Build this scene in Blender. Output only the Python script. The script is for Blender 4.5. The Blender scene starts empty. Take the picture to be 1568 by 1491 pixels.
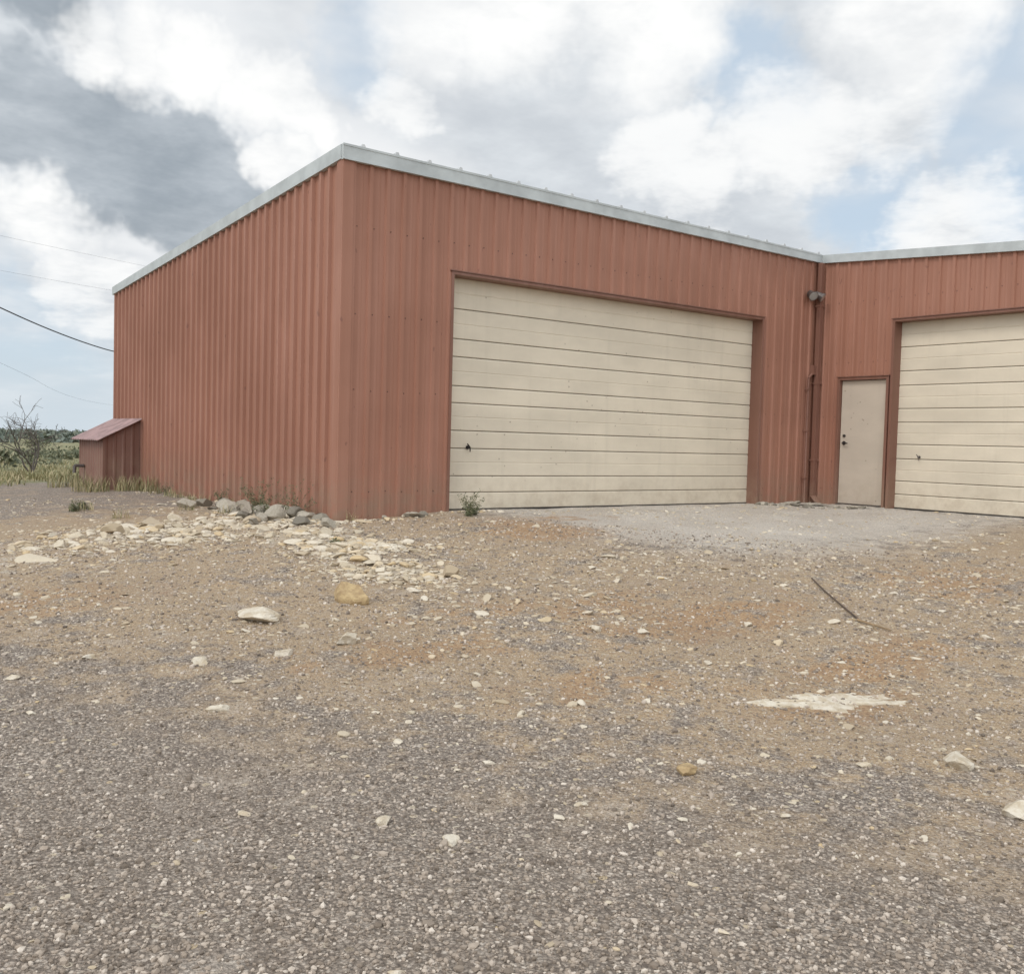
import bpy, bmesh, math, random
import numpy as np
from mathutils import Vector as V, Matrix, noise as mnoise
random.seed(7); rng=np.random.default_rng(11)
scene=bpy.context.scene
scene.view_settings.view_transform='Standard'
scene.view_settings.look='None'
scene.view_settings.exposure=0
D=bpy.data
# ---------------------------------------------------------------- helpers
def link(o): scene.collection.objects.link(o); return o
def empty(name,loc=(0,0,0)):
    o=D.objects.new(name,None); o.location=(0,0,0); o.empty_display_size=.3; return link(o)
def mesh_obj(name,verts,faces,mat,parent=None,smooth=False):
    me=D.meshes.new(name); me.from_pydata([tuple(v) for v in verts],[],faces); me.update()
    if mat: me.materials.append(mat)
    o=link(D.objects.new(name,me))
    if smooth:
        me.polygons.foreach_set('use_smooth',[True]*len(me.polygons))
    if parent: o.parent=parent
    return o
class MB:
    def __init__(s): s.v=[]; s.f=[]
    def hexa(s,p):
        b=len(s.v); s.v+=[tuple(q) for q in p]
        s.f+=[tuple(b+i for i in q) for q in ((0,3,2,1),(4,5,6,7),(0,1,5,4),(1,2,6,5),(2,3,7,6),(3,0,4,7))]
    def box(s,x0,x1,y0,y1,z0,z1):
        s.hexa([(x0,y0,z0),(x1,y0,z0),(x1,y1,z0),(x0,y1,z0),(x0,y0,z1),(x1,y0,z1),(x1,y1,z1),(x0,y1,z1)])
    def quad(s,*p):
        b=len(s.v); s.v+=[tuple(q) for q in p]; s.f.append(tuple(range(b,b+len(p))))
    def cyl(s,a,b,r0,r1=None,n=10,caps=True):
        r1=r0 if r1 is None else r1
        a=V(a);b=V(b);d=(b-a).normalized()
        t=V((0,0,1)) if abs(d.z)<.9 else V((1,0,0))
        u=d.cross(t).normalized();w=d.cross(u)
        k=len(s.v)
        for c,r in ((a,r0),(b,r1)):
            for i in range(n):
                an=2*math.pi*i/n; s.v.append(tuple(c+u*(r*math.cos(an))+w*(r*math.sin(an))))
        for i in range(n):
            j=(i+1)%n; s.f.append((k+i,k+j,k+n+j,k+n+i))
        if caps:
            s.f.append(tuple(k+i for i in range(n))[::-1]); s.f.append(tuple(k+n+i for i in range(n)))
    def obj(s,name,mat,parent=None,bevel=0,smooth=False):
        o=mesh_obj(name,s.v,s.f,mat,parent,smooth)
        if bevel:
            m=o.modifiers.new('bevel','BEVEL'); m.width=bevel; m.segments=2; m.limit_method='ANGLE'
        return o
class NT:
    def __init__(s,tree): s.t=tree; s.n=tree.nodes; s.l=tree.links
    def new(s,typ,**k):
        n=s.n.new(typ)
        for a,b in k.items(): setattr(n,a,b)
        return n
    def lk(s,a,b): s.l.new(a,b)
    def put(s,sock,val):
        if isinstance(val,bpy.types.NodeSocket): s.l.new(val,sock)
        else: sock.default_value=val
    def math(s,op,a,b=None,c=None,clamp=False):
        n=s.new('ShaderNodeMath',operation=op,use_clamp=clamp); s.put(n.inputs[0],a)
        if b is not None: s.put(n.inputs[1],b)
        if c is not None: s.put(n.inputs[2],c)
        return n.outputs[0]
    def vmath(s,op,a,b=None,scale=None):
        n=s.new('ShaderNodeVectorMath',operation=op); s.put(n.inputs[0],a)
        if b is not None: s.put(n.inputs[1],b)
        if scale is not None: s.put(n.inputs['Scale'],scale)
        return n.outputs['Value'] if op=='DOT_PRODUCT' else n.outputs[0]
    def mr(s,v,a,b,c=0.,d=1.,smooth=True):
        n=s.new('ShaderNodeMapRange'); n.interpolation_type='SMOOTHSTEP' if smooth else 'LINEAR'
        s.put(n.inputs[0],v)
        for i,x in zip((1,2,3,4),(a,b,c,d)): s.put(n.inputs[i],x)
        return n.outputs[0]
    def mix(s,f,a,b,mode='MIX'):
        n=s.new('ShaderNodeMix',data_type='RGBA',blend_type=mode)
        s.put(n.inputs[0],f)
        for i,x in ((6,a),(7,b)):
            s.put(n.inputs[i],tuple(x)+(1,) if isinstance(x,(tuple,list)) and len(x)==3 else x)
        return n.outputs[2]
    def noise(s,vec,scale,detail=3,rough=.55,out=0,dist=0.):
        n=s.new('ShaderNodeTexNoise'); s.put(n.inputs['Vector'],vec)
        n.inputs['Scale'].default_value=scale;n.inputs['Detail'].default_value=detail
        n.inputs['Roughness'].default_value=rough;n.inputs['Distortion'].default_value=dist
        return n.outputs[out]
    def vor(s,vec,scale,feature='F1',rand=1.):
        n=s.new('ShaderNodeTexVoronoi',feature=feature); s.put(n.inputs['Vector'],vec)
        n.inputs['Scale'].default_value=scale; n.inputs['Randomness'].default_value=rand
        return n
    def ramp(s,f,stops):
        n=s.new('ShaderNodeValToRGB'); s.put(n.inputs[0],f); e=n.color_ramp.elements
        while len(e)<len(stops): e.new(.5)
        for i,(p,c) in enumerate(stops): e[i].position=p; e[i].color=tuple(c)+(1,)
        return n.outputs[0]
    def scalev(s,vec,v):
        n=s.new('ShaderNodeMapping'); s.put(n.inputs[0],vec); n.inputs['Scale'].default_value=v; return n.outputs[0]
def mat(name,rough=.6,metal=0.):
    m=D.materials.new(name); m.use_nodes=True; nt=NT(m.node_tree)
    b=m.node_tree.nodes['Principled BSDF']; b.inputs['Roughness'].default_value=rough; b.inputs['Metallic'].default_value=metal
    pos=nt.new('ShaderNodeNewGeometry').outputs['Position']
    return m,nt,b,pos
def bump(nt,b,h,strength,dist):
    n=nt.new('ShaderNodeBump'); n.inputs['Strength'].default_value=strength; n.inputs['Distance'].default_value=dist
    nt.put(n.inputs['Height'],h); nt.lk(n.outputs[0],b.inputs['Normal'])
# ---------------------------------------------------------------- materials
def siding_mat(name,col,rough=.5):
    m,nt,b,pos=mat(name,rough)
    sep=nt.new('ShaderNodeSeparateXYZ'); nt.lk(pos,sep.inputs[0]); z=sep.outputs[2]
    streak=nt.noise(nt.scalev(pos,(7,7,.3)),1.,4,.6)
    big=nt.noise(pos,.55,3,.6)
    c=nt.mix(nt.mr(streak,.35,.7,0,.8),col,tuple(min(1,x*1.10+.026) for x in col))
    c=nt.mix(nt.mr(big,.3,.7,.0,.6),c,tuple(x*.80 for x in col))
    g=nt.math('MULTIPLY',nt.mr(z,.8,-.15),nt.mr(nt.noise(pos,3.5,4,.65),.28,.72))
    c=nt.mix(nt.math('MULTIPLY',g,.8),c,(.27,.18,.125))
    sc=nt.mr(nt.noise(nt.scalev(pos,(1,1,.5)),14,1,.5),.74,.78)
    c=nt.mix(nt.math('MULTIPLY',sc,.5),c,(.16,.07,.05))
    nt.lk(c,b.inputs['Base Color'])
    nt.lk(nt.mr(big,.2,.8,rough-.08,rough+.12),b.inputs['Roughness'])
    bump(nt,b,nt.noise(pos,2.2,1,.5),.3,.012)
    return m
M_wall=siding_mat('painted_steel_siding',(.325,.148,.096),.6)
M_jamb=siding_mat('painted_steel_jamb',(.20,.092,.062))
M_shed=siding_mat('shed_siding',(.19,.088,.062),.6)
def simple(name,col,rough=.6,metal=0.,var=.25,scale=6.,bmp=.1,bs=30,bd=.003):
    m,nt,b,pos=mat(name,rough,metal)
    n=nt.noise(pos,scale,4,.6)
    c=nt.mix(nt.mr(n,.3,.72),tuple(x*(1-var) for x in col),tuple(min(1,x*(1+var*.5)) for x in col))
    nt.lk(c,b.inputs['Base Color']); bump(nt,b,nt.noise(pos,bs,2,.6),bmp,bd); return m
M_trim=simple('white_roof_trim',(.46,.49,.49),.5,0,.16,3)
M_roof=simple('roof_metal',(.55,.56,.56),.4,.3,.12,2)
M_shedroof=simple('shed_roof_metal',(.36,.24,.23),.5,.0,.3,4)
M_dark=simple('dark_metal',(.035,.03,.028),.5,.2,.3)
M_screw=simple('screw_heads',(.12,.06,.045),.6,0,.3)
M_steel=simple('weathered_steel',(.16,.14,.13),.45,.6,.3)
M_glass=simple('lamp_lens',(.32,.31,.29),.2,0,.2)
M_wire=simple('black_cable',(.03,.03,.035),.7)
M_wood=simple('pole_wood',(.16,.11,.08),.8,0,.3,10)
M_conc=simple('weathered_concrete',(.40,.355,.30),.9,0,.35,7,.6,25,.01)
def door_mat(name,col):
    m,nt,b,pos=mat(name,.5)
    big=nt.noise(nt.scalev(pos,(.6,.6,1.4)),1.3,4,.6)
    c=nt.mix(nt.mr(big,.3,.7),tuple(x*.9 for x in col),tuple(min(1,x*1.05) for x in col))
    st=nt.noise(nt.scalev(pos,(7,7,.5)),1,4,.6)
    c=nt.mix(nt.mr(st,.5,.8,0,.28),c,tuple(x*.72 for x in col))
    sep=nt.new('ShaderNodeSeparateXYZ'); nt.lk(pos,sep.inputs[0])
    g=nt.math('MULTIPLY',nt.mr(sep.outputs[2],.6,0.),nt.mr(nt.noise(pos,5,4,.7),.35,.75))
    c=nt.mix(nt.math('MULTIPLY',g,.42),c,(.34,.26,.18))
    sp=nt.vor(pos,11.); w=nt.noise(pos,70,2,.5)
    d=nt.math('ADD',sp.outputs['Distance'],nt.math('MULTIPLY',nt.math('SUBTRACT',w,.5),.24))
    sepc=nt.new('ShaderNodeSeparateColor'); nt.lk(sp.outputs['Color'],sepc.inputs[0])
    spot=nt.math('MULTIPLY',nt.mr(d,.17,.08),nt.mr(sepc.outputs[0],.74,.76))
    clus=nt.mr(nt.noise(pos,.9,2,.5),.47,.58)
    spot=nt.math('MULTIPLY',spot,clus)
    c=nt.mix(nt.math('MULTIPLY',spot,.65),c,(.22,.17,.12))
    nt.lk(c,b.inputs['Base Color'])
    bump(nt,b,nt.noise(nt.scalev(pos,(8,8,60)),4,2,.5),.12,.003)
    return m
M_door=door_mat('cream_door_paint',(.655,.58,.46))
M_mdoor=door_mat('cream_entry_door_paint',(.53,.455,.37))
M_groove=simple('door_joint_shadow_gap',(.18,.15,.11),.8)
def island_mat(name,stops,rough=.9,extra=None):
    m,nt,b,pos=mat(name,rough)
    r=nt.new('ShaderNodeNewGeometry').outputs['Random Per Island']
    c=nt.ramp(r,stops)
    n=nt.noise(pos,40,3,.6)
    c=nt.mix(nt.mr(n,.3,.75,0,.35),c,(.26,.20,.145) if extra is None else extra)
    nt.lk(c,b.inputs['Base Color']); return m,nt,b,pos
M_gravel,_n,_b,_p=island_mat('gravel_stones',[(0,(.12,.096,.076)),(.25,(.24,.195,.155)),(.6,(.37,.305,.245)),(.88,(.52,.445,.37)),(1,(.66,.585,.50))])
M_lime,_n,_b,_p=island_mat('limestone_rubble_stone',[(0,(.38,.30,.20)),(.35,(.52,.45,.34)),(.75,(.63,.57,.47)),(1,(.52,.39,.22))],.95,(.44,.345,.23))
bump(_n,_b,_n.noise(_p,45,3,.6),.6,.008)
M_grey,_n,_b,_p=island_mat('weathered_grey_limestone',[(0,(.17,.15,.12)),(.5,(.31,.275,.22)),(1,(.48,.43,.35))],.95,(.14,.12,.09))
bump(_n,_b,_n.noise(_p,30,4,.6),.8,.012)
def stone_mat(name,a,b_):
    m,nt,b,pos=mat(name,.9)
    c=nt.mix(nt.mr(nt.noise(pos,14,4,.65),.35,.65),a,b_); nt.lk(c,b.inputs['Base Color'])
    bump(nt,b,nt.noise(pos,30,4,.65),.8,.014); return m
M_white=stone_mat('pale_limestone',(.62,.56,.46),(.46,.38,.27))
M_yel=stone_mat('yellow_limestone',(.46,.34,.18),(.32,.22,.115))
def leafm(name,stops):
    m,nt,b,pos=mat(name,.7)
    r=nt.new('ShaderNodeNewGeometry').outputs['Random Per Island']
    nt.lk(nt.ramp(r,stops),b.inputs['Base Color']); return m
M_shrub=leafm('shrub_leaves',[(0,(.085,.095,.055)),(.5,(.145,.16,.095)),(.85,(.22,.22,.13)),(1,(.33,.30,.19))])
M_far=leafm('distant_foliage',[(0,(.11,.135,.115)),(.6,(.16,.185,.145)),(1,(.22,.23,.17))])
M_weed=leafm('weed_leaves',[(0,(.07,.08,.04)),(.6,(.13,.145,.07)),(1,(.25,.21,.12))])
M_grass=leafm('dry_grass',[(0,(.14,.145,.065)),(.4,(.25,.235,.11)),(.75,(.38,.31,.17)),(1,(.48,.40,.25))])
M_bark=simple('grey_bark',(.13,.11,.095),.9)
# ---------------------------------------------------------------- building
L=9.04; YB=9.06; W=19.0; WY=-9.2
def zr(x): return 4.26-.07*min(max(x,0),L)/L
def top_left(y): return 4.26-.0747*y
def top_wing(y): return 4.19+.069*y   # y negative
B=empty('metal_warehouse_building')
PITCH=.2286
def siding(name,u0,u1,topf,P,openings=(),zb=-.35,matl=None,phase=.11,H=.034):
    br=[]
    k=u0+phase
    while k<u1:
        br+=[(k-.036,0),(k-.022,H),(k+.022,H),(k+.036,0)]
        m=k+PITCH/2
        br+=[(m-.02,0),(m-.01,.004),(m+.01,.004),(m+.02,0)]
        k+=PITCH
    br=[b for b in br if u0<b[0]<u1]+[(u0,0),(u1,0)]
    br.sort()
    def h(u):
        for a,b in zip(br[:-1],br[1:]):
            if a[0]<=u<=b[0]: return a[1]+(b[1]-a[1])*(u-a[0])/max(1e-9,b[0]-a[0])
        return 0
    for o in openings:
        for e in (o[0],o[1]):
            br.append((e,h(e))); br.sort()
    mb=MB()
    for a,b in zip(br[:-1],br[1:]):
        if b[0]-a[0]<1e-6: continue
        mid=(a[0]+b[0])/2; z0=zb
        for o in openings:
            if o[0]<mid<o[1]: z0=o[2]
        mb.quad(P(a[0],a[1],z0),P(b[0],b[1],z0),P(b[0],b[1],topf(b[0])),P(a[0],a[1],topf(a[0])))
    return mb.obj(name,matl or M_wall,B)
D1=(1.53,7.52,2.96)
D2=(1.46,7.45,2.96); MD=(.49,1.35,2.06)
siding('front_wall',0,L,lambda u:zr(u)-.03,lambda u,o,z:(u,-o,z),[D1],H=.026)
siding('left_wall',0,YB,lambda u:top_left(u)-.03,lambda u,o,z:(-o,u,z),H=.040)
siding('wing_wall',0,-WY,lambda u:top_wing(-u)-.03,lambda u,o,z:(L-o,-u,z),[MD,D2],H=.026)
siding('back_wall',0,W,lambda u:top_left(YB)-.03,lambda u,o,z:(u,YB+o,z))
siding('end_wall',0,YB-WY,lambda u:3.5,lambda u,o,z:(W+o,WY+u,z))
siding('wing_end_wall',L,W,lambda u:top_wing(WY)-.03,lambda u,o,z:(u,WY-o,z))
# roof
r=MB()
zb_=top_left(YB)
r.hexa([(-.03,0,zr(0)-.035),(L,0,zr(L)-.035),(L,YB+.05,zb_-.035),(-.03,YB+.05,zb_-.035),(-.03,0,zr(0)-.003),(L,0,zr(L)-.003),(L,YB+.05,zb_-.003),(-.03,YB+.05,zb_-.003)])
r.hexa([(L,0,zr(L)-.035),(W+.05,0,zr(L)-.035),(W+.05,YB+.05,zb_-.035),(L,YB+.05,zb_-.035),(L,0,zr(L)-.003),(W+.05,0,zr(L)-.003),(W+.05,YB+.05,zb_-.003),(L,YB+.05,zb_-.003)])
zw=top_wing(WY)
r.hexa([(L,WY-.05,zw-.035),(W+.05,WY-.05,zw-.035),(W+.05,0,4.155),(L,0,4.155),(L,WY-.05,zw-.003),(W+.05,WY-.05,zw-.003),(W+.05,0,4.187),(L,0,4.187)])
r.obj('roof',M_roof,B)
r=MB(); x=.2
while x<W-.1:
    z0=zr(x)
    y0=-.062 if x<L-.05 else 0
    r.hexa([(x-.03,y0,z0+.002),(x+.03,y0,z0+.002),(x+.03,YB+.04,zb_+.002),(x-.03,YB+.04,zb_+.002),
            (x-.016,y0,z0+.036),(x+.016,y0,z0+.036),(x+.016,YB+.04,zb_+.036),(x-.016,YB+.04,zb_+.036)])
    x+=.457
r.obj('roof_ribs',M_roof,B)
# trim
t=MB(); T=.165
t.hexa([(-.055,-.06,zr(0)-T-.01),(L-.062,-.06,zr(L)-T+.03),(L-.062,-.003,zr(L)-T+.03),(-.055,-.003,zr(0)-T-.01),(-.055,-.06,zr(0)),(L-.062,-.06,zr(L)),(L-.062,-.003,zr(L)),(-.055,-.003,zr(0))])
t.hexa([(-.06,.0,zr(0)-T),(-.003,.0,zr(0)-T),(-.003,YB+.06,zb_-.14),(-.06,YB+.06,zb_-.14),(-.06,.0,zr(0)+.002),(-.003,.0,zr(0)+.002),(-.003,YB+.06,zb_+.002),(-.06,YB+.06,zb_+.002)])
t.hexa([(L-.06,WY-.06,zw-.15),(L-.003,WY-.06,zw-.15),(L-.003,-.005,4.19-.135),(L-.06,-.005,4.19-.135),(L-.06,WY-.06,zw),(L-.003,WY-.06,zw),(L-.003,-.005,4.19),(L-.06,-.005,4.19)])
t.hexa([(-.063,-.068,zr(0)-T-.012),(L-.07,-.068,zr(L)-T+.028),(L-.07,-.0601,zr(L)-T+.028),(-.063,-.0601,zr(0)-T-.012),(-.063,-.068,zr(0)-T+.008),(L-.07,-.068,zr(L)-T+.048),(L-.07,-.0601,zr(L)-T+.048),(-.063,-.0601,zr(0)-T+.008)])
t.hexa([(-.063,-.066,zr(0)-.022),(L-.07,-.066,zr(L)-.022),(L-.07,-.0601,zr(L)-.022),(-.063,-.0601,zr(0)-.022),(-.063,-.066,zr(0)+.003),(L-.07,-.066,zr(L)+.003),(L-.07,-.0601,zr(L)+.003),(-.063,-.0601,zr(0)+.003)])
t.obj('roof_trim',M_trim,B)
t=MB()
t.hexa([(-.046,-.036,-.35),(.10,-.036,-.35),(.10,-.001,-.35),(-.046,-.001,-.35),(-.046,-.036,4.11),(.10,-.036,4.11),(.10,-.001,4.11),(-.046,-.001,4.11)])
t.box(-.046,-.001,0,.09,-.35,4.10)
t.box(L-.09,L-.001,-.034,-.001,-.35,4.04)
t.box(L-.034,L-.001,-.10,-.036,-.35,4.04)
t.obj('corner_trim',M_wall,B,bevel=.004)
j=MB()
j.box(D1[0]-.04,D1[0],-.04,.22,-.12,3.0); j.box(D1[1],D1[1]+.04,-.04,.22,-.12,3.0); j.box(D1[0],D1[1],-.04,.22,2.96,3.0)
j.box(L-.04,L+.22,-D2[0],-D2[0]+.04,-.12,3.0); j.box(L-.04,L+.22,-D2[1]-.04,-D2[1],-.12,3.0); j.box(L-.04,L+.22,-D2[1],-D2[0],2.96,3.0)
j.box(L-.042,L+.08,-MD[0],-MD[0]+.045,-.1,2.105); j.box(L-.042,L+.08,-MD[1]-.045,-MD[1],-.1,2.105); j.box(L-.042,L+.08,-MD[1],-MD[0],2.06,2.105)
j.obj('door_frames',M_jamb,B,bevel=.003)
j=MB()
j.box(D1[0]-.06,D1[1]+.06,-.055,-.0,3.002,3.016); j.box(L-.055,L,-D2[1]-.06,-D2[0]+.06,3.002,3.016); j.box(L-.058,L,-MD[1]-.06,-MD[0]+.06,2.108,2.122)
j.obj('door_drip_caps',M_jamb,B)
grooves=[.215,.43,.785,1.017,1.37,1.59,1.96,2.19,2.57]
def overhead(name,a,b,P):
    e=empty(name); e.parent=B
    mb=MB(); zs=[0.0]+grooves+[2.975]
    for i,(z0,z1) in enumerate(zip(zs[:-1],zs[1:])):
        gp=.0042+.0018*(i%2)
        z0+=gp*(i>0); z1-=gp
        prof=[(.03,z0),(.004,z0),(0,z0+.006)]
        if z1-z0>.3:  # pressed stiffening crease in the wide panels
            zm=(z0+z1)/2; prof+=[(0,zm-.012),(.005,zm-.003),(.005,zm+.001),(0,zm+.006)]
        prof+=[(0,z1-.016),(.010,z1),(.03,z1)]
        for (o0,p0),(o1,p1) in zip(prof[:-1],prof[1:]):
            mb.quad(P(a,o0,p0),P(b,o0,p0),P(b,o1,p1),P(a,o1,p1))
    mb.obj('slats',M_door,e)
    bk=MB(); bk.quad(P(a,.02,-.05),P(b,.02,-.05),P(b,.02,3.0),P(a,.02,3.0)); bk.obj('joint_backing',M_groove,e)
    s=MB(); s.hexa([P(a,-.01,-.06),P(b,-.01,-.06),P(b,.03,-.06),P(a,.03,-.06),P(a,-.01,.0),P(b,-.01,.0),P(b,.03,.0),P(a,.03,.0)]); s.obj('bottom_seal',M_dark,e)
    return e
P1=lambda u,o,z:(u,.17+o,z)
P2=lambda u,o,z:(L+.17+o,-u,z)
o1=overhead('overhead_door',D1[0],D1[1],P1); o2=overhead('overhead_door_wing',D2[0],D2[1],P2)
def latch(P,u,z,par,matl,k=1.):
    h=MB()
    h.cyl(P(u,.0,z),P(u,-.012,z),.024*k,n=12)
    h.cyl(P(u,-.01,z),P(u,-.05,z),.009*k); h.cyl(P(u-.03*k,-.048,z+.045*k),P(u+.01*k,-.05,z),.008*k,.009*k); h.cyl(P(u+.01*k,-.05,z),P(u+.012*k,-.05,z-.055*k),.009*k,.007*k)
    h.obj('latch_handle',matl,par)
latch(P1,1.93,.80,o1,M_dark,1.05); latch(P2,1.86,.82,o2,M_steel,.9)
e=empty('entry_door'); e.parent=B
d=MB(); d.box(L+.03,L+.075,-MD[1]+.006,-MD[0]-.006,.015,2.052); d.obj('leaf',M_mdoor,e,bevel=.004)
d=MB(); d.box(L-.03,L+.09,-MD[1],-MD[0],-.05,.01); d.obj('threshold',M_steel,e)
d=MB(); yy=-MD[0]-.085
d.cyl((L+.03,yy,1.02),(L+.015,yy,1.02),.032,n=14); d.cyl((L+.02,yy,1.02),(L-.03,yy,1.02),.011); d.cyl((L-.03,yy,1.02),(L-.032,yy-.10,1.015),.011)
d.cyl((L+.03,yy,1.14),(L+.01,yy,1.14),.024,n=14)
d.obj('lever_handle',M_dark,e)
d=MB()
for zz in (.25,1.03,1.85): d.cyl((L+.025,-MD[1]+.008,zz-.05),(L+.025,-MD[1]+.008,zz+.05),.009)
d.obj('hinges',M_steel,e)
s=MB()
def screw(c,n):
    c=V(c);n=V(n); s.cyl(c,c+n*.007,.008,.006,n=6)
for z in (.25,1.45,2.35,3.35):
    k=.11
    while k<L:
        if not (D1[0]-.06<k+.055<D1[1]+.06 and z<3.03): screw((k+.055,0,z+random.uniform(-.01,.01)),(0,-1,0))
        k+=PITCH
    k=.11
    while k<YB:
        if z<top_left(k)-.2: screw((0,k+.055,z+random.uniform(-.01,.01)),(-1,0,0))
        k+=PITCH
    k=.11
    while k<-WY:
        if not ((D2[0]-.06<k+.055<D2[1]+.06 and z<3.03) or (MD[0]-.06<k+.055<MD[1]+.06 and z<2.13)): screw((L,-k-.055,z),(-1,0,0))
        k+=PITCH
s.obj('siding_screws',M_screw,B)
p=MB()
p.box(L-.16,L-.085,-.135,-.06,.12,4.04); p.hexa([(L-.16,-.135,.12),(L-.085,-.135,.12),(L-.085,-.06,.12),(L-.16,-.06,.12),(L-.20,-.27,-.0),(L-.125,-.27,-.0),(L-.125,-.2,.02),(L-.20,-.2,.02)])
for z in (.7,2.0,3.3): p.box(L-.17,L-.04,-.14,-.035,z,z+.03)
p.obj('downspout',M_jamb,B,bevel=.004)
p=MB(); cx=L-.30
p.cyl((cx,-.06,-.02),(cx,-.06,2.1),.02); p.cyl((cx,-.06,2.1),(cx+.12,-.06,2.2),.02); p.cyl((cx+.12,-.06,2.2),(cx+.12,-.06,2.3),.02)
p.box(cx+.07,cx+.17,-.10,-.03,2.16,2.32)
for z in (.4,1.2,1.9): p.box(cx-.035,cx+.035,-.085,-.02,z,z+.02)
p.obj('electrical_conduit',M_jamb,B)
fl=empty('wall_floodlight'); fl.parent=B
h=MB(); fx,fz=8.72,3.50
h.cyl((fx,-.02,fz),(fx,-.075,fz),.06,n=14); h.cyl((fx,-.07,fz),(fx-.10,-.14,fz-.01),.018); h.cyl((fx,-.07,fz),(fx+.12,-.15,fz-.01),.018)
h.obj('mount',M_steel,fl)
h=MB()
for sx in (-1,1):
    a=V((fx+sx*.09,-.12,fz+.0)); dr=V((sx*.35,-.75,-.55)).normalized()
    h.cyl(a-dr*.05,a+dr*.05,.035,.06,n=16); h.cyl(a+dr*.05,a+dr*.11,.06,.085,n=16)
h.obj('lamp_heads',M_steel,fl,smooth=False)
h=MB()
for sx in (-1,1):
    a=V((fx+sx*.09,-.12,fz)); dr=V((sx*.35,-.75,-.55)).normalized()
    h.cyl(a+dr*.104,a+dr*.113,.078,.07,n=16)
h.obj('lenses',M_glass,fl)
# ---------------------------------------------------------------- lean-to shed
S=empty('lean_to_shed')
sx0,sx1,sy0,sy1=-.65,-.045,7.4,9.0
def shw(name,pts_fn,u0,u1,top):
    mb=MB(); u=u0
    while u<u1-1e-6:
        w=min(.15,u1-u); hh=[0,.012,.012,0,0]
        us=[u,u+w*.12,u+w*.3,u+w*.42,u+w]
        for i in range(4):
            mb.quad(pts_fn(us[i],hh[i],-.3),pts_fn(us[i+1],hh[i+1],-.3),pts_fn(us[i+1],hh[i+1],top(us[i+1])),pts_fn(us[i],hh[i],top(us[i])))
        u+=.15
    mb.obj(name,M_shed,S)
tops=lambda x: 1.12+ (x)*.52
shw('front_panel',lambda u,o,z:(u,sy0-o,z),sx0,sx1,lambda u:tops(u))
shw('side_panel',lambda u,o,z:(sx0-o,u,z),sy0,sy1,lambda u:tops(sx0))
shw('back_panel',lambda u,o,z:(u,sy1+o,z),sx0,sx1,lambda u:tops(u))
mb=MB()
y=sy0-.10
while y<sy1+.08:
    for (ya_,yb_,h0,h1) in ((y,y+.02,0,.02),(y+.02,y+.04,.02,.02),(y+.04,y+.06,.02,0),(y+.06,y+.12,0,0)):
        def q(x,yy,hh): return (x,yy,tops(x)+.012+hh)
        mb.quad(q(sx0-.13,ya_,h0),q(sx1,ya_,h0),q(sx1,yb_,h1),q(sx0-.13,yb_,h1))
    y+=.12
o=mb.obj('roof',M_shedroof,S); m=o.modifiers.new('s','SOLIDIFY'); m.thickness=.012; m.offset=-1
mb=MB(); mb.box(sx0-.02,sx0+.02,sy0-.02,sy0+.02,-.3,tops(sx0)); mb.obj('corner_post',M_shed,S)
mb=MB(); mb.cyl((sx0-.02,8.6,.25),(sx0-.18,8.6,.25),.03); mb.cyl((sx0-.18,8.6,.25),(sx0-.18,8.6,.12),.03); mb.obj('vent_pipe',M_steel,S)
# ---------------------------------------------------------------- ground
def ss(a,b,x):
    t=np.clip((x-a)/(b-a),0,1); return t*t*(3-2*t)
def ground_base(x,y):
    x=np.asarray(x,float); y=np.asarray(y,float)
    dx=np.maximum(0,-x); dy=np.maximum(0,-y); Dd=np.hypot(dx,dy)
    dw=np.maximum(0,L-x); Dd=np.where(y<0,np.minimum(Dd,dw),Dd); Dd=np.where(x>L,0,Dd)
    return -.015-.1*ss(1.6,-.3,x)-.5*ss(0,9,Dd)-.35*ss(10,22,y)
def nz(x,y,sc,seed=0):
    return mnoise.noise(V((x*sc+seed,y*sc-seed*.7,seed*1.3)))
def rubble_w(x,y):
    w=np.exp(-(((x+.35)/.55)**2+((y-.9)/1.6)**2))
    w=np.maximum(w,np.exp(-(((x+.9)/.65)**2+((y+1.4)/1.7)**2)))
    w=np.maximum(w,.8*np.exp(-(((x+1.05)/.6)**2+((y+3.0)/.8)**2)))
    w=np.maximum(w,.8*np.exp(-(((x+2.1)/1.5)**2+((y-.1)/1.3)**2)))
    w=np.maximum(w,.35*np.exp(-(((x+.2)/1.6)**2+((y+4.1)/.9)**2)))
    return w
N=520
tt=np.linspace(-1,1,N)
def warp(t,c): return c+np.sinh(t*9.3)*.13+t*5.0
xs=warp(tt,-1.5); ys=warp(tt,-5.0)
X,Y=np.meshgrid(xs,ys)
Z=ground_base(X,Y)
out=np.zeros(X.size)
fx_=X.ravel(); fy_=Y.ravel()
rw=rubble_w(X,Y).ravel()
for i in range(fx_.size):
    a,b=fx_[i],fy_[i]
    if abs(a)<16 and -14<b<18:
        out[i]=.020*nz(a,b,.9,1)+.008*nz(a,b,5,2)+rw[i]*(.04*nz(a,b,3,3)+.03*nz(a,b,9,5))
    else:
        out[i]=.2*nz(a,b,.03,9)*min(1,(max(abs(a),abs(b))-14)/60)
Z=Z+out.reshape(Z.shape)
Z=np.where((X>1.0)&(X<L)&(Y>-.35)&(Y<.5),np.minimum(Z,-.012),Z)
Z=np.where((X>L-.35)&(Y<0)&(Y>-9),np.minimum(Z,-.012),Z)
verts=np.stack([X,Y,Z],-1).reshape(-1,3)
idx=np.arange(N*N).reshape(N,N)
faces=np.stack([idx[:-1,:-1],idx[:-1,1:],idx[1:,1:],idx[1:,:-1]],-1).reshape(-1,4)
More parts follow.
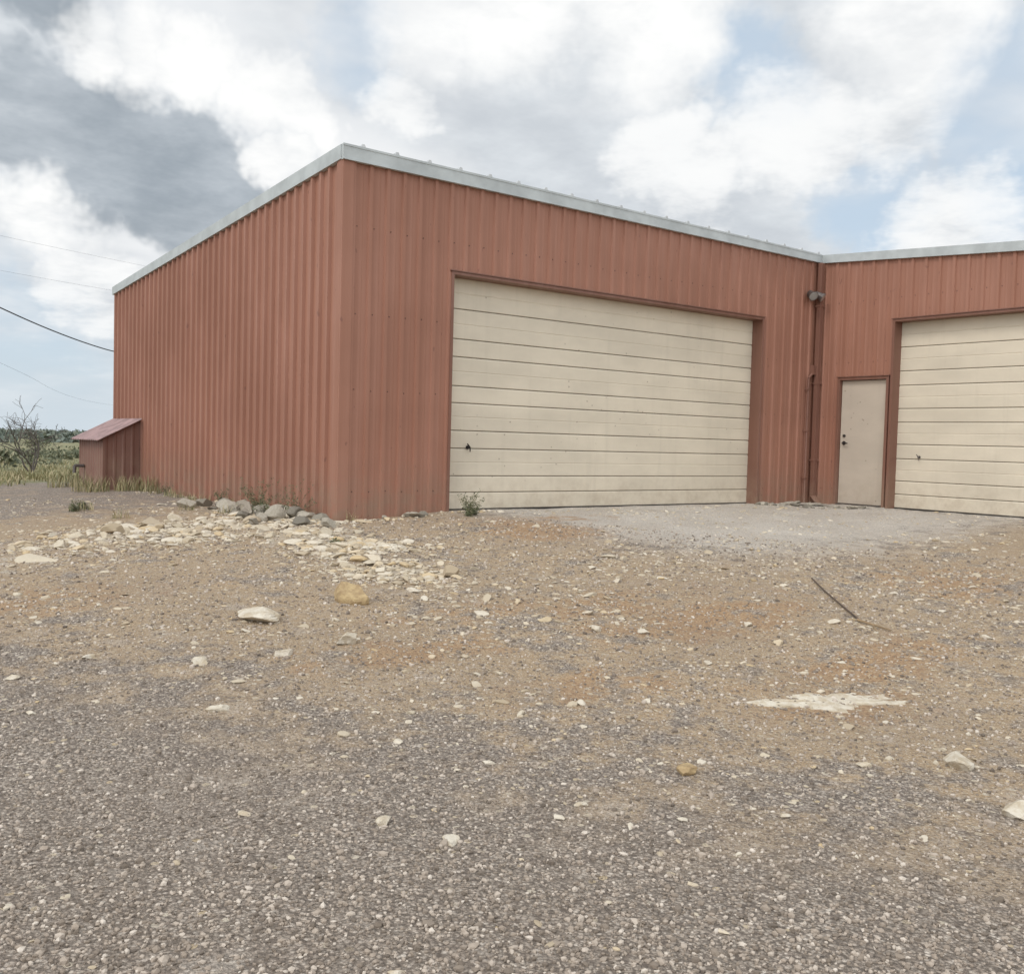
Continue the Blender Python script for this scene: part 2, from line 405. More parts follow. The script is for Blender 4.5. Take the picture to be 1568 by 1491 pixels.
def np_mesh(name,verts,faces,matl,smooth=False,parent=None):
    me=D.meshes.new(name); nv=len(verts); nf=len(faces); k=faces.shape[1]
    me.vertices.add(nv); me.vertices.foreach_set('co',verts.astype(np.float32).ravel())
    me.loops.add(nf*k); me.loops.foreach_set('vertex_index',faces.astype(np.int32).ravel())
    me.polygons.add(nf); me.polygons.foreach_set('loop_start',np.arange(0,nf*k,k,dtype=np.int32))
    me.polygons.foreach_set('loop_total',np.full(nf,k,dtype=np.int32))
    if smooth: me.polygons.foreach_set('use_smooth',np.ones(nf,dtype=bool))
    else: me.polygons.foreach_set('use_smooth',np.zeros(nf,dtype=bool))
    me.update(calc_edges=True); me.validate()
    me.materials.append(matl); o=link(D.objects.new(name,me))
    if parent: o.parent=parent
    return o
m,nt,b,pos=mat('gravel_and_caliche_ground',.95)
att=nt.new('ShaderNodeAttribute',attribute_name='zones'); sepz=nt.new('ShaderNodeSeparateColor'); nt.lk(att.outputs['Color'],sepz.inputs[0])
tan,rub,ora=sepz.outputs[0],sepz.outputs[1],sepz.outputs[2]
pale=att.outputs['Alpha']
grassA=nt.new('ShaderNodeAttribute',attribute_name='grassw').outputs['Fac']
n1=nt.noise(pos,.9,4,.65); n2=nt.noise(pos,3.6,5,.72); n3=nt.noise(pos,22,2,.6)
v1=nt.vor(pos,66.); v2=nt.vor(pos,122.); v3=nt.vor(pos,22.)
def rnd(v):
    q=nt.new('ShaderNodeSeparateColor'); nt.lk(v.outputs['Color'],q.inputs[0]); return q.outputs
r1=rnd(v1)[0]; r2=rnd(v2)[1]; r3=rnd(v3)
peb=nt.ramp(r1,[(0,(.13,.104,.083)),(.25,(.235,.19,.154)),(.6,(.345,.285,.23)),(.88,(.49,.42,.35)),(1,(.64,.565,.48))])
peb2=nt.ramp(r2,[(0,(.145,.118,.093)),(.5,(.29,.238,.192)),(1,(.48,.415,.345))])
col=nt.mix(nt.mr(n3,.42,.58),peb,peb2)
col=nt.mix(nt.math('MULTIPLY',nt.mr(v1.outputs['Distance'],.42,.72),.65),col,(.085,.067,.053))
nn=nt.math('SUBTRACT',n2,.5); nb=nt.math('SUBTRACT',n1,.5)
tg=nt.mr(tan,.0,.35)
tanm=nt.math('MULTIPLY',nt.math('MULTIPLY',nt.mr(nt.math('ADD',tan,nt.math('ADD',nt.math('MULTIPLY',nn,3.2),nt.math('MULTIPLY',nb,2.6))),.2,1.05),.76),tg)
dirt=nt.mix(n2,(.53,.385,.225),(.39,.26,.14)); dirt=nt.mix(nt.mr(r2,.64,1,0,.8),dirt,(.62,.53,.40))
dirt=nt.mix(nt.mr(r1,.33,0,0,.6),dirt,(.22,.15,.09))
col=nt.mix(tanm,col,dirt)
# pale grey crushed stone in front of the doors
pm=nt.math('MULTIPLY',nt.mr(nt.math('ADD',pale,nt.math('ADD',nt.math('MULTIPLY',nn,1.6),nt.math('MULTIPLY',nb,1.2))),.05,.85),.85)
col=nt.mix(pm,col,nt.mix(nt.math('MULTIPLY',nt.math('ADD',r1,r2),.5),(.36,.325,.28),(.80,.735,.65)))
orm=nt.math('MULTIPLY',nt.mr(nt.math('ADD',ora,nt.math('MULTIPLY',nn,2.6)),.4,.95),.8)
col=nt.mix(orm,col,nt.mix(r1,(.28,.155,.075),(.48,.31,.165)))
rb=nt.mr(nt.math('ADD',rub,nt.math('MULTIPLY',nn,3.4)),.55,.95)
rock=nt.mix(nt.mr(n1,.35,.65),(.52,.45,.345),(.63,.57,.47)); rock=nt.mix(nt.mr(n3,.4,.7,0,.6),rock,(.38,.31,.21))
col=nt.mix(nt.math('MULTIPLY',rb,.7),col,rock)
chip=nt.math('MULTIPLY',nt.mr(nt.math('ADD',v3.outputs['Distance'],nt.math('MULTIPLY',nt.math('SUBTRACT',n3,.5),.3)),.38,.30),nt.mr(nt.math('ADD',r3[0],nt.math('MULTIPLY',tan,.14)),.93,.96))
col=nt.mix(nt.math('MULTIPLY',chip,.85),col,nt.mix(r3[1],(.60,.53,.42),(.50,.39,.24)))
col=nt.mix(nt.mr(n1,.32,.68,.0,.30),col,(.185,.14,.105))
gcol=nt.mix(n2,(.19,.185,.09),(.40,.33,.20)); gcol=nt.mix(nt.mr(n1,.4,.6),gcol,(.17,.18,.09))
col=nt.mix(nt.mr(nt.math('ADD',grassA,nt.math('MULTIPLY',nn,1.2)),.3,.7),col,gcol)
nt.lk(col,b.inputs['Base Color'])
hh=nt.math('ADD',nt.math('MULTIPLY',nt.mr(v1.outputs['Distance'],0,.75,1,0,False),.8),nt.math('MULTIPLY',nt.mr(v2.outputs['Distance'],0,.75,1,0,False),.4))
hh=nt.math('ADD',hh,nt.math('MULTIPLY',n3,.8))
bump(nt,b,hh,.9,.012)
G=np_mesh('gravel_ground',verts,faces,m,smooth=True)
x_,y_=verts[:,0],verts[:,1]
sdist=.874*(x_+4.4)+.487*(y_+3.5)
tanv=ss(-1.8,1.5,sdist)
grey=ss(-5.2,-2.4,y_)*ss(.5,3.4,x_)
tanv=tanv*(1-.7*grey)
tanv=tanv*(1-.75*ss(1.5,4.5,y_))
orv=np.zeros_like(x_)
for ox,oy,rx,ry,a in ((1.5,-1.9,.8,1.0,1.2),(.26,-5.5,1.5,.6,1.),(-.55,-7.25,.8,.4,1.),(.4,-6.8,1.4,.5,.9),(-2.2,-5.2,1.1,.4,.9),(-.2,-4.8,1.6,.6,.8),(2.2,-1.2,1.6,.5,.7),(-3.8,-2.6,1.3,.7,.8),(3.6,-5.6,1.2,1.0,.8),(-1.6,-6.3,.8,.45,.8),(-1.2,-4.6,1.2,.5,.7)):
    orv=np.maximum(orv,a*np.exp(-(((x_-ox)/rx)**2+((y_-oy)/ry)**2)))
rbv=rubble_w(x_,y_)
rbv=np.maximum(rbv,.55*np.exp(-(((x_+3.6)/.9)**2+((y_+.9)/.9)**2)))
ca=G.data.color_attributes.new('zones','FLOAT_COLOR','POINT')
ca.data.foreach_set('color',np.stack([tanv,rbv,orv,grey],-1).astype(np.float32).ravel())
gw=np.maximum(ss(8.8,11.5,y_),np.maximum(ss(-14,-20,x_),ss(-22,-30,y_)))
ga=G.data.attributes.new('grassw','FLOAT','POINT'); ga.data.foreach_set('value',gw.astype(np.float32))
def gz(x,y):
    x=np.atleast_1d(np.asarray(x,float)); y=np.atleast_1d(np.asarray(y,float))
    i=np.clip(np.searchsorted(ys,y)-1,0,N-2); k=np.clip(np.searchsorted(xs,x)-1,0,N-2)
    fy=(y-ys[i])/(ys[i+1]-ys[i]); fx=(x-xs[k])/(xs[k+1]-xs[k])
    return (Z[i,k]*(1-fx)*(1-fy)+Z[i,k+1]*fx*(1-fy)+Z[i+1,k]*(1-fx)*fy+Z[i+1,k+1]*fx*fy)
# ---------------------------------------------------------------- rocks
def ico(sub):
    bm=bmesh.new(); bmesh.ops.create_icosphere(bm,subdivisions=sub,radius=1)
    v=np.array([q.co[:] for q in bm.verts]); f=np.array([[q.index for q in fc.verts] for fc in bm.faces]); bm.free(); return v,f
def rocks(name,px,py,size,flat,matl,sub=1,jit=.25,sink=.3,parent=None,cuts=7,tilt=.22):
    n=len(px); bv,bf=ico(sub); k=len(bv)
    sc=np.stack([rng.uniform(.75,1.45,n),rng.uniform(.6,1.05,n),flat*rng.uniform(.6,1.4,n)],-1)*np.asarray(size)[:,None]
    v=bv[None]*(1+rng.uniform(-jit,jit,(n,k,1)))
    if sub>1:
        for _ in range(cuts):   # random fracture planes give angular facets
            nn_=rng.normal(size=(n,3)); nn_/=np.linalg.norm(nn_,axis=1)[:,None]; lim=rng.uniform(.35,.75,n)
            dd_=np.maximum(0,(v*nn_[:,None]).sum(-1)-lim[:,None]); v=v-nn_[:,None]*dd_[...,None]
    v=v*sc[:,None,:]
    ta=rng.normal(0,tilt,n); ca_,sa_=np.cos(ta)[:,None],np.sin(ta)[:,None]
    y2=v[...,1]*ca_-v[...,2]*sa_; z2=v[...,1]*sa_+v[...,2]*ca_
    an=rng.uniform(0,6.28,n); c,s_=np.cos(an)[:,None],np.sin(an)[:,None]
    x3=v[...,0]*c-y2*s_; y3=v[...,0]*s_+y2*c
    z0=gz(px,py)+sc[:,2]*(.7-sink*1.6)
    P=np.stack([x3+np.asarray(px)[:,None],y3+np.asarray(py)[:,None],z2+z0[:,None]],-1).reshape(-1,3)
    F=(bf[None]+(np.arange(n)*k)[:,None,None]).reshape(-1,3)
    return np_mesh(name,P,F,matl,parent=parent)
n=65000
d=np.exp(rng.uniform(math.log(2.0),math.log(12.0),n)); az=rng.uniform(math.radians(-8),math.radians(84),n)
gx=-5.52+d*np.sin(az); gy=-10.59+d*np.cos(az)
ok=~((gx>-.1)&(gy>-.1))&(gx<L-.1); gx,gy,d=gx[ok],gy[ok],d[ok]
rocks('gravel_stones',gx,gy,np.clip(rng.lognormal(math.log(.0060),.34,len(gx))*(1+.10*np.maximum(0,d-4)),.003,.018),.8,M_gravel,1,.25,.28)
cx_=[];cy_=[];sz=[]
while len(cx_)<16000:
    x=rng.uniform(-5.4,8.9); y=rng.uniform(-8.8,6.5)
    if x>-.05 and y>-.08: continue
    w=float(rubble_w(np.array(x),np.array(y)))
    sd=.874*(x+4.4)+.487*(y+3.5)
    fg=float(ss(-1.3,1.2,np.array(sd)))
    base=.035+.30*fg*(1-.3*float(ss(-3.8,-2.6,np.array(y))*ss(1.2,2.6,np.array(x))))
    cl=.5+1.4*nz(x,y,1.1,21)+.5*nz(x,y,3.7,2)
    pr=max(w*1.3*max(.35,cl+.4),base*max(.06,cl)*.8)
    if rng.random()<pr:
        cx_.append(x);cy_.append(y); sz.append(min(.02+.035*fg+.06*w,float(rng.lognormal(math.log(.0100+.020*w),.62))))
rocks('limestone_rubble',np.array(cx_),np.array(cy_),np.array(sz),.40,M_lime,2,.06,.32)
bx=[-.18,.12,-.35,-.5,.3,-.25,-.65,-.9,-1.1,-1.3,-1.75,-2.1,-.8,-.55,-1.0,-1.2,-.7,-.95,-1.3,-.3,.45,-.15,-.12,-2.6,-3.5,-3.1,-.2,-.3,-.6,-1.5,-1.9,-2.4]
by=[1.9,-.3,1.2,.55,-.22,2.6,1.5,.5,-.4,.9,.4,1.0,-1.2,-2.0,-2.6,-3.1,-3.4,-2.2,-1.6,-.5,-.35,3.4,4.6,.1,-.9,-.2,.9,.3,.95,1.2,.9,.5]
bs=[.13,.07,.15,.13,.06,.11,.12,.15,.12,.13,.17,.11,.14,.12,.15,.12,.14,.15,.12,.11,.06,.10,.08,.13,.19,.13,.13,.12,.11,.17,.18,.15]
rocks('limestone_blocks',np.array(bx),np.array(by),np.array(bs),.40,M_lime,4,.02,.22,cuts=12,tilt=.15)
gx_=np.concatenate([-.18-np.abs(rng.normal(0,.30,60)),np.array([.93,1.0,.85,.5])]); gy_=np.concatenate([rng.uniform(-.5,3.2,60),np.array([-.22,-.3,-.18,-.2])])
rocks('weathered_rock_pile',gx_,gy_,np.concatenate([rng.uniform(.05,.16,60),np.array([.11,.07,.07,.05])]),.62,M_grey,4,.02,.12,cuts=11,tilt=.3)
def stone(name,x,y,s,flat,matl,sub=4):
    bm=bmesh.new(); bmesh.ops.create_icosphere(bm,subdivisions=sub,radius=1)
    sd=random.uniform(0,90); an=random.uniform(0,6.3)
    zc=float(gz(x,y)[0])
    pl=[(V((random.gauss(0,1),random.gauss(0,1),random.gauss(0,1))).normalized(),random.uniform(.45,.75)) for _ in range(11)]
    for v in bm.verts:
        c=v.co.copy()
        for nn_,lm in pl:
            q=c.dot(nn_)-lm
            if q>0: c-=nn_*q
        c*=1+.10*mnoise.noise(c*2.2+V((sd,0,0)))+.05*mnoise.noise(c*7+V((0,sd,0)))
        c=V((c.x*s*1.35,c.y*s*1.0,c.z*s*flat))
        v.co=V((c.x*math.cos(an)-c.y*math.sin(an)+x,c.x*math.sin(an)+c.y*math.cos(an)+y,c.z+zc+s*flat*.28))
    me=D.meshes.new(name); bm.to_mesh(me); bm.free(); me.materials.append(matl); link(D.objects.new(name,me))
stone('yellow_rock',-1.88,-3.87,.13,1.0,M_yel)
stone('flat_limestone_rock',-2.72,-4.02,.15,.42,M_white)
stone('limestone_rock',-2.45,-4.87,.075,.8,M_white)
for x,y,s_,w in ((-3.62,-5.65,.05,1),(-3.40,-4.8,.05,1),(-3.59,-7.3,.032,0),(-3.47,-7.58,.034,0),(-.97,-8.15,.075,0),(-1.32,-8.6,.075,0),(-2.15,-7.52,.055,1),(-2.83,-7.57,.024,0),(-2.86,-6.98,.022,0),(-2.2,-8.1,.02,0),(-1.35,-7.9,.03,0),(-4.6,-4.0,.05,0),(-4.35,-4.5,.03,1),(-2.9,-4.9,.05,0),(-1.3,-4.4,.03,0),(-.7,-5.3,.05,0),(-3.9,-4.3,.035,0),(-4.1,-8.25,.02,0),(-3.98,-6.9,.022,1),(-1.9,-6.5,.03,1),(-4.4,-5.2,.025,1)):
    stone('limestone_rock',x,y,s_*1.1,.6,M_yel if w and s_>.05 else M_white,3)
def slab(name,pts,h,matl,rag=.3):
    cx=sum(p[0] for p in pts)/len(pts); cy=sum(p[1] for p in pts)/len(pts)
    ring=[]
    for i in range(len(pts)):
        a=V(pts[i]);b_=V(pts[(i+1)%len(pts)])
        for k in range(10):
            q=a.lerp(b_,k/10); dn=(q-V((cx,cy))); q=V((cx,cy))+dn*(1+rag*mnoise.noise(V((q.x*8,q.y*8,3)))+rag*.75*mnoise.noise(V((q.x*30,q.y*30,7)))); ring.append(q)
    vs=[];fs=[];n=len(ring); rs=[1,.95,.8,.6,.4,.2]
    for r_ in rs:
        for q in ring:
            p_=V((cx,cy))+(q-V((cx,cy)))*r_
            z=float(gz(p_.x,p_.y)[0])
            vs.append((p_.x,p_.y,z-.012 if r_==1 else z+h*(.5+.3*(1-r_))+.014*mnoise.noise(V((p_.x*11,p_.y*11,0)))))
    for a in range(len(rs)-1):
        for i in range(n):
            j_=(i+1)%n; fs.append((a*n+i,a*n+j_,(a+1)*n+j_,(a+1)*n+i))
    fs.append(tuple((len(rs)-1)*n+i for i in range(n)))
    mesh_obj(name,vs,fs,matl)
slab('caliche_slab',[(-.98,-6.98),(-.75,-7.0),(-.5,-7.02),(-.22,-7.18),(-.2,-7.4),(-.45,-7.3),(-.65,-7.32),(-.85,-7.18)],.010,M_white,.42)
slab('concrete_apron',[(7.5,-.10),(8.9,-.10),(8.93,-.5),(8.9,-1.5),(8.55,-1.5),(8.35,-1.1),(8.45,-.6),(7.8,-.35)],.03,M_conc)
slab('concrete_apron',[(8.95,-1.6),(8.97,-7.4),(8.72,-7.4),(8.8,-5),(8.7,-3),(8.78,-2)],.012,M_conc)
ax=rng.uniform(7.4,8.7,60); ay=-.15-rng.uniform(0,1,60)*(ax-7.2)
rocks('concrete_chunks',ax,ay,rng.uniform(.02,.10,60),.45,M_grey,2,.08,.3)
ax=rng.uniform(.1,2.2,40); ay=rng.uniform(-.4,-.06,40)
rocks('limestone_debris',ax,ay,rng.uniform(.012,.05,40),.5,M_lime,2,.08,.3)
rod=MB(); pts=[(2.24,-4.98),(1.9,-5.36),(1.5,-5.8),(1.16,-6.21)]
for a,b_ in zip(pts[:-1],pts[1:]): rod.cyl((*a,float(gz(*a)[0])+.016),(*b_,float(gz(*b_)[0])+.016),.007,n=8)
rod.obj('rusty_rod',simple('rusted_steel',(.10,.07,.05),.8,0,.3))
rod=MB(); rod.cyl((1.16,-6.18,float(gz(1.16,-6.2)[0])+.02),(1.17,-6.46,float(gz(1.16,-6.44)[0])+.012),.010,.006,n=7); rod.cyl((1.17,-6.3,float(gz(1.16,-6.3)[0])+.015),(1.05,-6.42,float(gz(1.05,-6.42)[0])+.01),.006,.003,n=6)
rod.obj('dry_stick',simple('dry_stick_bark',(.30,.21,.12),.9))
# ---------------------------------------------------------------- vegetation
def leaves(name,C_,size,matl,elong=1.6,parent=None):
    n=len(C_); a=rng.normal(size=(n,3)); a/=np.linalg.norm(a,axis=1)[:,None]
    t_=rng.normal(size=(n,3)); b_=np.cross(a,t_); b_/=np.linalg.norm(b_,axis=1)[:,None]
    s_=np.asarray(size)[:,None] if np.ndim(size) else size
    p=[C_-a*s_*elong,C_+b_*s_*.6,C_+a*s_*elong,C_-b_*s_*.6]
    P=np.stack(p,1).reshape(-1,3); F=np.arange(n*4).reshape(n,4)
    return np_mesh(name,P,F,matl,parent=parent)
def blades(name,C_,hgt,matl,spread=.5,w=.006):
    n=len(C_); an=rng.uniform(0,6.28,n); ln=rng.uniform(.1,1,n)*spread; h=hgt*rng.uniform(.3,1.1,n)
    dx_,dy_=np.cos(an),np.sin(an); P=[]; rows=[(0,1),(.35,.85),(.7,.55),(1,.08)]
    for t_,ww in rows:
        off=ln*h*t_**2; z=h*(t_-.25*ln*t_**2)
        for sg in (-1,1):
            P.append(np.stack([C_[:,0]+dx_*off-dy_*sg*w*ww,C_[:,1]+dy_*off+dx_*sg*w*ww,C_[:,2]+z],-1))
    P=np.stack(P,1); F=[]
    for i in range(3): F.append([2*i,2*i+1,2*i+3,2*i+2])
    F=(np.array(F)[None]+(np.arange(n)*8)[:,None,None]).reshape(-1,4)
    return np_mesh(name,P.reshape(-1,3),F,matl)
def tuft(cx,cy,r_,n):
    a=rng.uniform(0,6.28,n); q=r_*np.sqrt(rng.uniform(0,1,n)); x=cx+q*np.cos(a); y=cy+q*np.sin(a)
    return np.stack([x,y,gz(x,y)-.005],-1)
cs=[tuft(-.9,7.2,.3,200),tuft(-.35,7.0,.22,160),tuft(-.15,6.5,.15,100),tuft(-.9,8.6,.4,200)]
blades('shed_grass_clump',np.concatenate(cs),.30,M_grass,.7,.006)
cs=[]
for i in range(1100):
    y=9.8+abs(rng.normal(0,10)); x=rng.uniform(-6,5.5)+(y-9)*.22
    if x>-.3 and y<9.6: continue
    if nz(x,y,.5,4)<-.12: continue
    cs.append(tuft(x,y,.45,18))
blades('field_grass',np.concatenate(cs),.20,M_grass,1.1,.010)
def weed(name,cx,cy,h,n=14,matl=M_weed,leafs=.009,per=5):
    e=empty(name); mb=MB(); LC=[]
    for i in range(n):
        an=rng.uniform(0,6.28); ln=rng.uniform(.2,.9)*h*.7; hh=h*rng.uniform(.35,1)
        z0=float(gz(cx,cy)[0]); p0=V((cx+rng.normal(0,.02),cy+rng.normal(0,.02),z0-.01)); prev=p0
        for k in range(1,6):
            t_=k/5; q=p0+V((math.cos(an)*ln*t_**1.4,math.sin(an)*ln*t_**1.4,hh*t_)); q+=V(rng.normal(0,.006,3))
            mb.cyl(prev,q,.003*(1.2-t_),.003*(1.1-t_)+.0004,n=4,caps=False); prev=q
            for _ in range(per): LC.append(list(q+V(rng.normal(0,.018,3))))
    mb.obj('stems',M_weed,e); leaves('leaves',np.array(LC),leafs,matl,2.0,parent=e)
weed('weed_plant',1.36,-.72,.32,20)
weed('weed_plant',1.52,-.62,.18,8)
weed('weed_plant',-.30,1.65,.48,24)
weed('weed_plant',-.22,.65,.46,20)
weed('weed_plant',-.5,.95,.3,12)
weed('weed_plant',-.15,3.3,.22,9)
weed('weed_plant',-2.1,3.4,.15,12); weed('weed_plant',-1.9,3.7,.14,10)
weed('weed_plant',-.14,5.6,.2,8); weed('weed_plant',-.9,-1.7,.08,5)
blades('wall_grass_clump',np.concatenate([tuft(-.2,y,.12,40) for y in (.4,1.2,2.1,2.9,3.9,4.4,5.0,5.3,6.0)]+[tuft(-.6,1.9,.15,40),tuft(-.9,2.6,.1,30),tuft(.1,-.12,.07,20),tuft(-2.0,3.5,.18,60),tuft(-1.9,2.0,.12,40)]),.16,M_grass,.9,.004)
def shrubs(name,items,matl,leaf,dens):
    CC=[];SS=[]
    for (x,y,rx,h) in items:
        z0=float(ground_base(x,y))
        nb=rng.integers(5,10)
        for _ in range(nb):
            bx_,by_=x+rng.normal(0,rx*.5),y+rng.normal(0,rx*.5); br_=rx*rng.uniform(.22,.42); bz=z0+max(0,h-br_*.6)*rng.uniform(.2,1.)
            k=int(dens*br_*br_*rng.uniform(.5,1.3))+12
            u=rng.normal(size=(k,3)); u/=np.linalg.norm(u,axis=1)[:,None]; rr=br_*rng.uniform(.3,1.12,(k,1))
            P=np.array([bx_,by_,bz])+u*rr*np.array([1,1,.6]); P[:,2]=np.maximum(P[:,2],z0+.02)
            CC.append(P); SS.append(np.full(k,leaf)*rng.uniform(.6,1.4,k))
    return leaves(name,np.concatenate(CC),np.concatenate(SS),matl,1.4)
items=[(-.95,15.8,.65,1.0),(-2.6,15,1.1,1.0)]
for i in range(75):
    dd=rng.uniform(32,90); aa=math.radians(rng.uniform(-5,28)); items.append((-5.5+dd*math.sin(aa),-10.6+dd*math.cos(aa),rng.uniform(.6,1.4),rng.uniform(.2,.6)))
shrubs('scrub_brush',items,M_shrub,.06,450)
items=[]
for i in range(520):
    dd=rng.uniform(90,300); aa=rng.uniform(0,6.28) if i>280 else math.radians(rng.uniform(-5,30))
    items.append((-5.5+dd*math.sin(aa),-10.6+dd*math.cos(aa),rng.uniform(2,4.0)*(dd/120)**.5,rng.uniform(.6,1.2)*(.45+dd/450)))
shrubs('distant_scrub_treeline',items,M_far,.36,20)
tr=empty('bare_mesquite_tree'); mb=MB(); tips=[]
def branch(p,d_,l,r_,lev):
    segs=3; q=p
    for i in range(segs):
        d_=(d_+V(rng.normal(0,.22,3))).normalized(); n_=q+d_*(l/segs); mb.cyl(q,n_,r_*(1-.2*i/segs),r_*(1-.2*(i+1)/segs),n=5,caps=False); q=n_
        if lev>0 and i>0:
            for _ in range(2):
                branch(q,(d_+V(rng.normal(0,.75,3))+V((0,0,.1))).normalized(),l*rng.uniform(.5,.75),r_*.55,lev-1)
    tips.append(list(q))
for i in range(4):
    an=i*1.55; branch(V((.75,19.6,-.4)),V((math.cos(an)*.6,math.sin(an)*.5,1.0)).normalized(),.98,.026,3)
mb.obj('branches',M_bark,tr)
tp=np.array(tips); tp=tp[tp[:,2]<.6]
leaves('sparse_leaves',np.repeat(tp,4,0)+rng.normal(0,.08,(len(tp)*4,3)),.025,M_shrub,1.5,parent=tr)
# ---------------------------------------------------------------- wires & poles
def wire(name,pts,r_):
    cu=D.curves.new(name,'CURVE'); cu.dimensions='3D'; cu.bevel_depth=r_; cu.bevel_resolution=1
    sp=cu.splines.new('NURBS'); sp.points.add(len(pts)-1); sp.use_endpoint_u=True; sp.order_u=3
    for i,p_ in enumerate(pts): sp.points[i].co=(*p_,1)
    cu.materials.append(M_wire); link(D.objects.new(name,cu))
wire('service_cable',[(-9,5.5,5.6),(-5,9.7,4.45),(-1.10,13.88,3.50),(1.05,16.2,3.13),(2.99,18.28,2.98),(6,21.5,3.15)],.014)
wire('overhead_wire',[(-22,11.7,6.9),(-9,17.6,6.55),(.4,21.9,6.45),(4.8,23.9,6.45),(14,28,6.5),(26.8,33.9,6.9)],.0025)
wire('overhead_wire',[(-22,11.7,5.9),(-9,17.6,5.55),(.4,21.9,5.45),(4.8,23.9,5.45),(14,28,5.5),(26.8,33.9,5.9)],.0025)
wire('overhead_wire',[(-9,5.5,4.2),(.5,22.7,2.99),(6,38,2.3),(16,62,2.6),(26,86,3.4)],.003)
def pole(x,y,h):
    e=empty('utility_pole'); mb=MB(); z=float(ground_base(x,y))
    mb.cyl((x,y,z-.3),(x,y,h),.13,.10,n=14); mb.obj('shaft',M_wood,e)
    mb=MB(); mb.box(x-.7,x+.7,y-.05,y+.05,h-.5,h-.38); mb.obj('crossarm',M_wood,e)
    mb=MB()
    for q in (-.6,0,.6): mb.cyl((x+q,y,h-.38),(x+q,y,h-.24),.03,.02)
    mb.obj('insulators',M_steel,e)
pole(-9,5.5,6.2); pole(6,21.5,3.5); pole(-22,11.7,7.2); pole(26.8,33.9,7.2)
# ---------------------------------------------------------------- world
SUN_EL,SUN_AZ=48,-100
w=D.worlds.new('World'); scene.world=w; w.use_nodes=True; nt=NT(w.node_tree); w.node_tree.nodes.clear()
try:
    w.cycles.sampling_method='MANUAL'; w.cycles.sample_map_resolution=256
except Exception: pass
outn=nt.new('ShaderNodeOutputWorld'); bg=nt.new('ShaderNodeBackground'); bg.inputs['Strength'].default_value=.1; nt.lk(bg.outputs[0],outn.inputs[0])
sky=nt.new('ShaderNodeTexSky',sky_type='NISHITA'); sky.sun_disc=False; sky.sun_elevation=math.radians(SUN_EL); sky.sun_rotation=math.radians(SUN_AZ)
dirv=nt.new('ShaderNodeTexCoord').outputs['Generated']
sp=nt.new('ShaderNodeSeparateXYZ'); nt.lk(dirv,sp.inputs[0])
zc=nt.math('MAXIMUM',sp.outputs[2],0.)
den=nt.math('ADD',zc,.2)
comb=nt.new('ShaderNodeCombineXYZ'); nt.lk(nt.math('DIVIDE',sp.outputs[0],den),comb.inputs[0]); nt.lk(nt.math('DIVIDE',sp.outputs[1],den),comb.inputs[1]); nt.lk(nt.math('MULTIPLY',sp.outputs[2],1.5),comb.inputs[2])
pv=comb.outputs[0]
f1=nt.noise(pv,1.3,5,.55,dist=.2); f2=nt.noise(pv,3.4,5,.62)
wn=nt.vmath('SUBTRACT',nt.noise(dirv,6.,5,.68,out=1),(.5,.5,.5))
wd=nt.vmath('NORMALIZE',nt.vmath('ADD',dirv,nt.vmath('SCALE',wn,scale=.16)))
def blob(az,el,ro_,ri=0.):
    a,e_=math.radians(az),math.radians(el)
    c_=(math.sin(a)*math.cos(e_),math.cos(a)*math.cos(e_),math.sin(e_))
    dt=nt.vmath('DOT_PRODUCT',wd,c_)
    return nt.mr(dt,math.cos(math.radians(ro_)),math.cos(math.radians(ri)))
def maxs(l):
    r_=l[0]
    for q in l[1:]: r_=nt.math('MAXIMUM',r_,q)
    return r_
darkm=maxs([blob(15.,14.8,5.2,1.5),blob(19.2,14.4,3.6,.6),blob(11,15.5,4.5,.5),blob(11.,22.4,3.6,.5),blob(17.8,11.6,3.8,.4),blob(21.5,11.3,3.,.2)])
brim=maxs([blob(14.0,20.,2.6,.4),blob(17.6,19.7,3.1,.6),blob(20.6,18.8,2.8,.6),blob(23.6,17.6,2.5,.4),blob(24.8,16.4,2.1,.3),blob(23.4,13.8,2.0,.3),blob(37,24.4,6,1.5),blob(32.,23,5,1),blob(12,10.2,2.6,.3),blob(44,23.5,6,.8),blob(58,21.5,5,1)])
brs=maxs([blob(45.7,15.9,4.,.0),blob(52.5,16.7,5,.0),blob(48,13.6,4.,.0),blob(13.5,7.2,2.8,.0),blob(30.,18.4,3.,.0),blob(61,11.5,4.5,.0),blob(57,17,4,0)])
blue=maxs([blob(62.3,17.0,5.5,1.),blob(65,13.8,5.,.8),blob(50,19.6,3.6,.5),blob(27.5,20.8,3.4,.3),blob(11.2,3,6,1),blob(57,13.0,3.5,.3)])
skyc=nt.mix(.75,sky.outputs[0],(6.3,7.6,8.9))
cl_grey=nt.mix(nt.mr(f2,.3,.7),(6.0,6.4,6.85),(7.6,8.0,8.35))
cl_w=nt.mix(nt.mr(f1,.42,.68),cl_grey,(8.9,9.05,9.2))
c=nt.mix(nt.math('MULTIPLY',blue,nt.mr(f1,.62,.40,.35,.9)),cl_w,skyc)
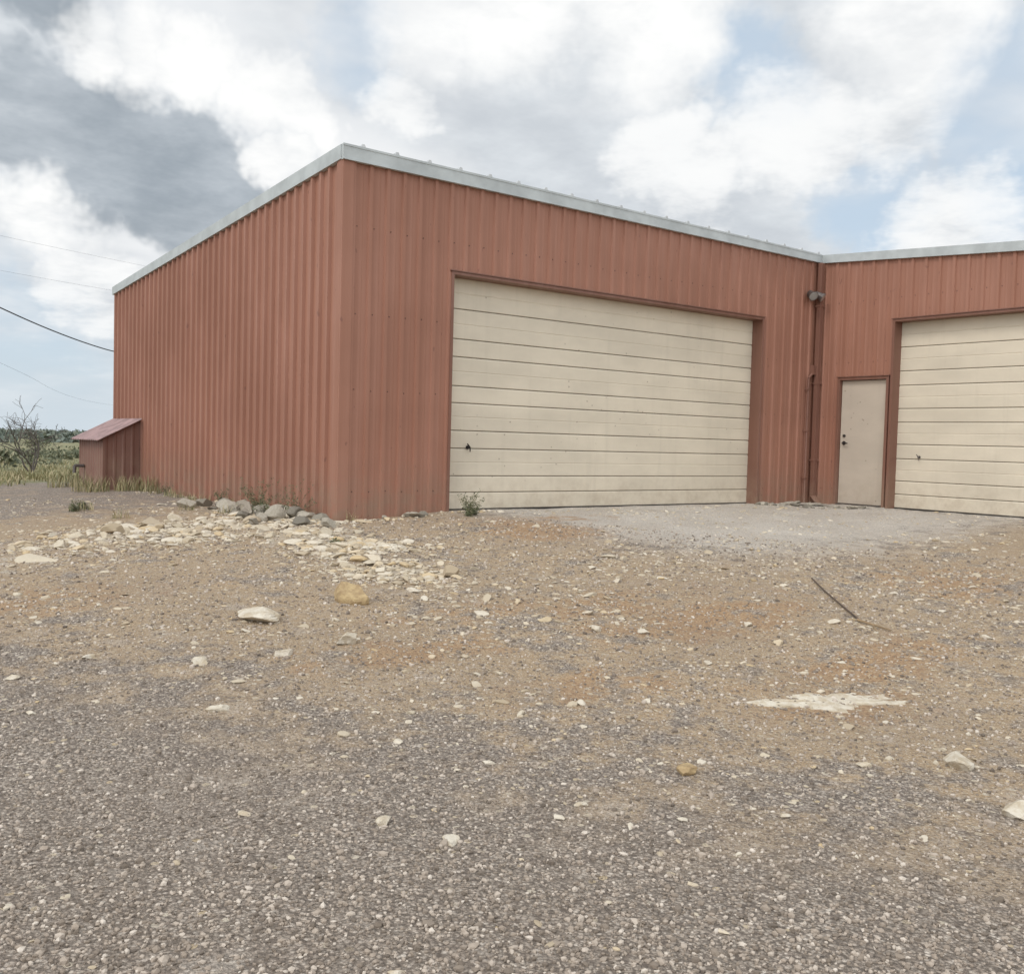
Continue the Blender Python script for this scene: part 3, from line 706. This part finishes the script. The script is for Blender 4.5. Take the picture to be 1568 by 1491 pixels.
dk=nt.mix(nt.mr(f2,.3,.7),(3.1,3.6,4.1),(5.0,5.5,6.0))
c=nt.mix(nt.math('MULTIPLY',nt.mr(darkm,.0,.8),.9),c,dk)
ft=nt.mr(f2,.36,.62)
brv=nt.math('MAXIMUM',nt.math('MULTIPLY',brim,nt.math('ADD',nt.math('MULTIPLY',ft,.45),.55)),nt.math('MULTIPLY',nt.mr(nt.math('ADD',brs,nt.math('MULTIPLY',nt.math('SUBTRACT',f2,.5),2.6)),.2,1.2),.75))
c=nt.mix(brv,c,(10.3,10.3,10.2))
c=nt.mix(nt.mr(sp.outputs[2],.11,0.,0,.7),c,(6.5,7.3,7.9))
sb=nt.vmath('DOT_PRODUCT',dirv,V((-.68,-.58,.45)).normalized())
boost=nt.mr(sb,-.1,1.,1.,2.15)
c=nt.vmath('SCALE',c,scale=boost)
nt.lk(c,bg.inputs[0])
sl=D.lights.new('sun','SUN'); sl.energy=.95; sl.angle=math.radians(16); sl.color=(1,.95,.88)
so=link(D.objects.new('sun',sl)); a,e_=math.radians(SUN_AZ),math.radians(SUN_EL)
sd=V((math.sin(a)*math.cos(e_),math.cos(a)*math.cos(e_),math.sin(e_))); so.rotation_euler=sd.to_track_quat('Z','Y').to_euler(); so.location=sd*30
# ---------------------------------------------------------------- camera
f,pi_,ro,ya=1537.2,.0444,.0270,.6515
F_=V((math.sin(ya)*math.cos(pi_),math.cos(ya)*math.cos(pi_),-math.sin(pi_))); R_=V((math.cos(ya),-math.sin(ya),0)); U_=R_.cross(F_)
c_,s_=math.cos(ro),math.sin(ro); R2=c_*R_+s_*U_; U2=c_*U_-s_*R_
cam=D.cameras.new('camera'); co=link(D.objects.new('camera',cam)); cam.sensor_width=36; cam.sensor_fit='HORIZONTAL'; cam.lens=f/1568*36; cam.clip_end=5000; cam.clip_start=.05
mw=Matrix((( R2.x,U2.x,-F_.x,-5.524),(R2.y,U2.y,-F_.y,-10.588),(R2.z,U2.z,-F_.z,.8815),(0,0,0,1)))
co.matrix_world=mw
scene.camera=co
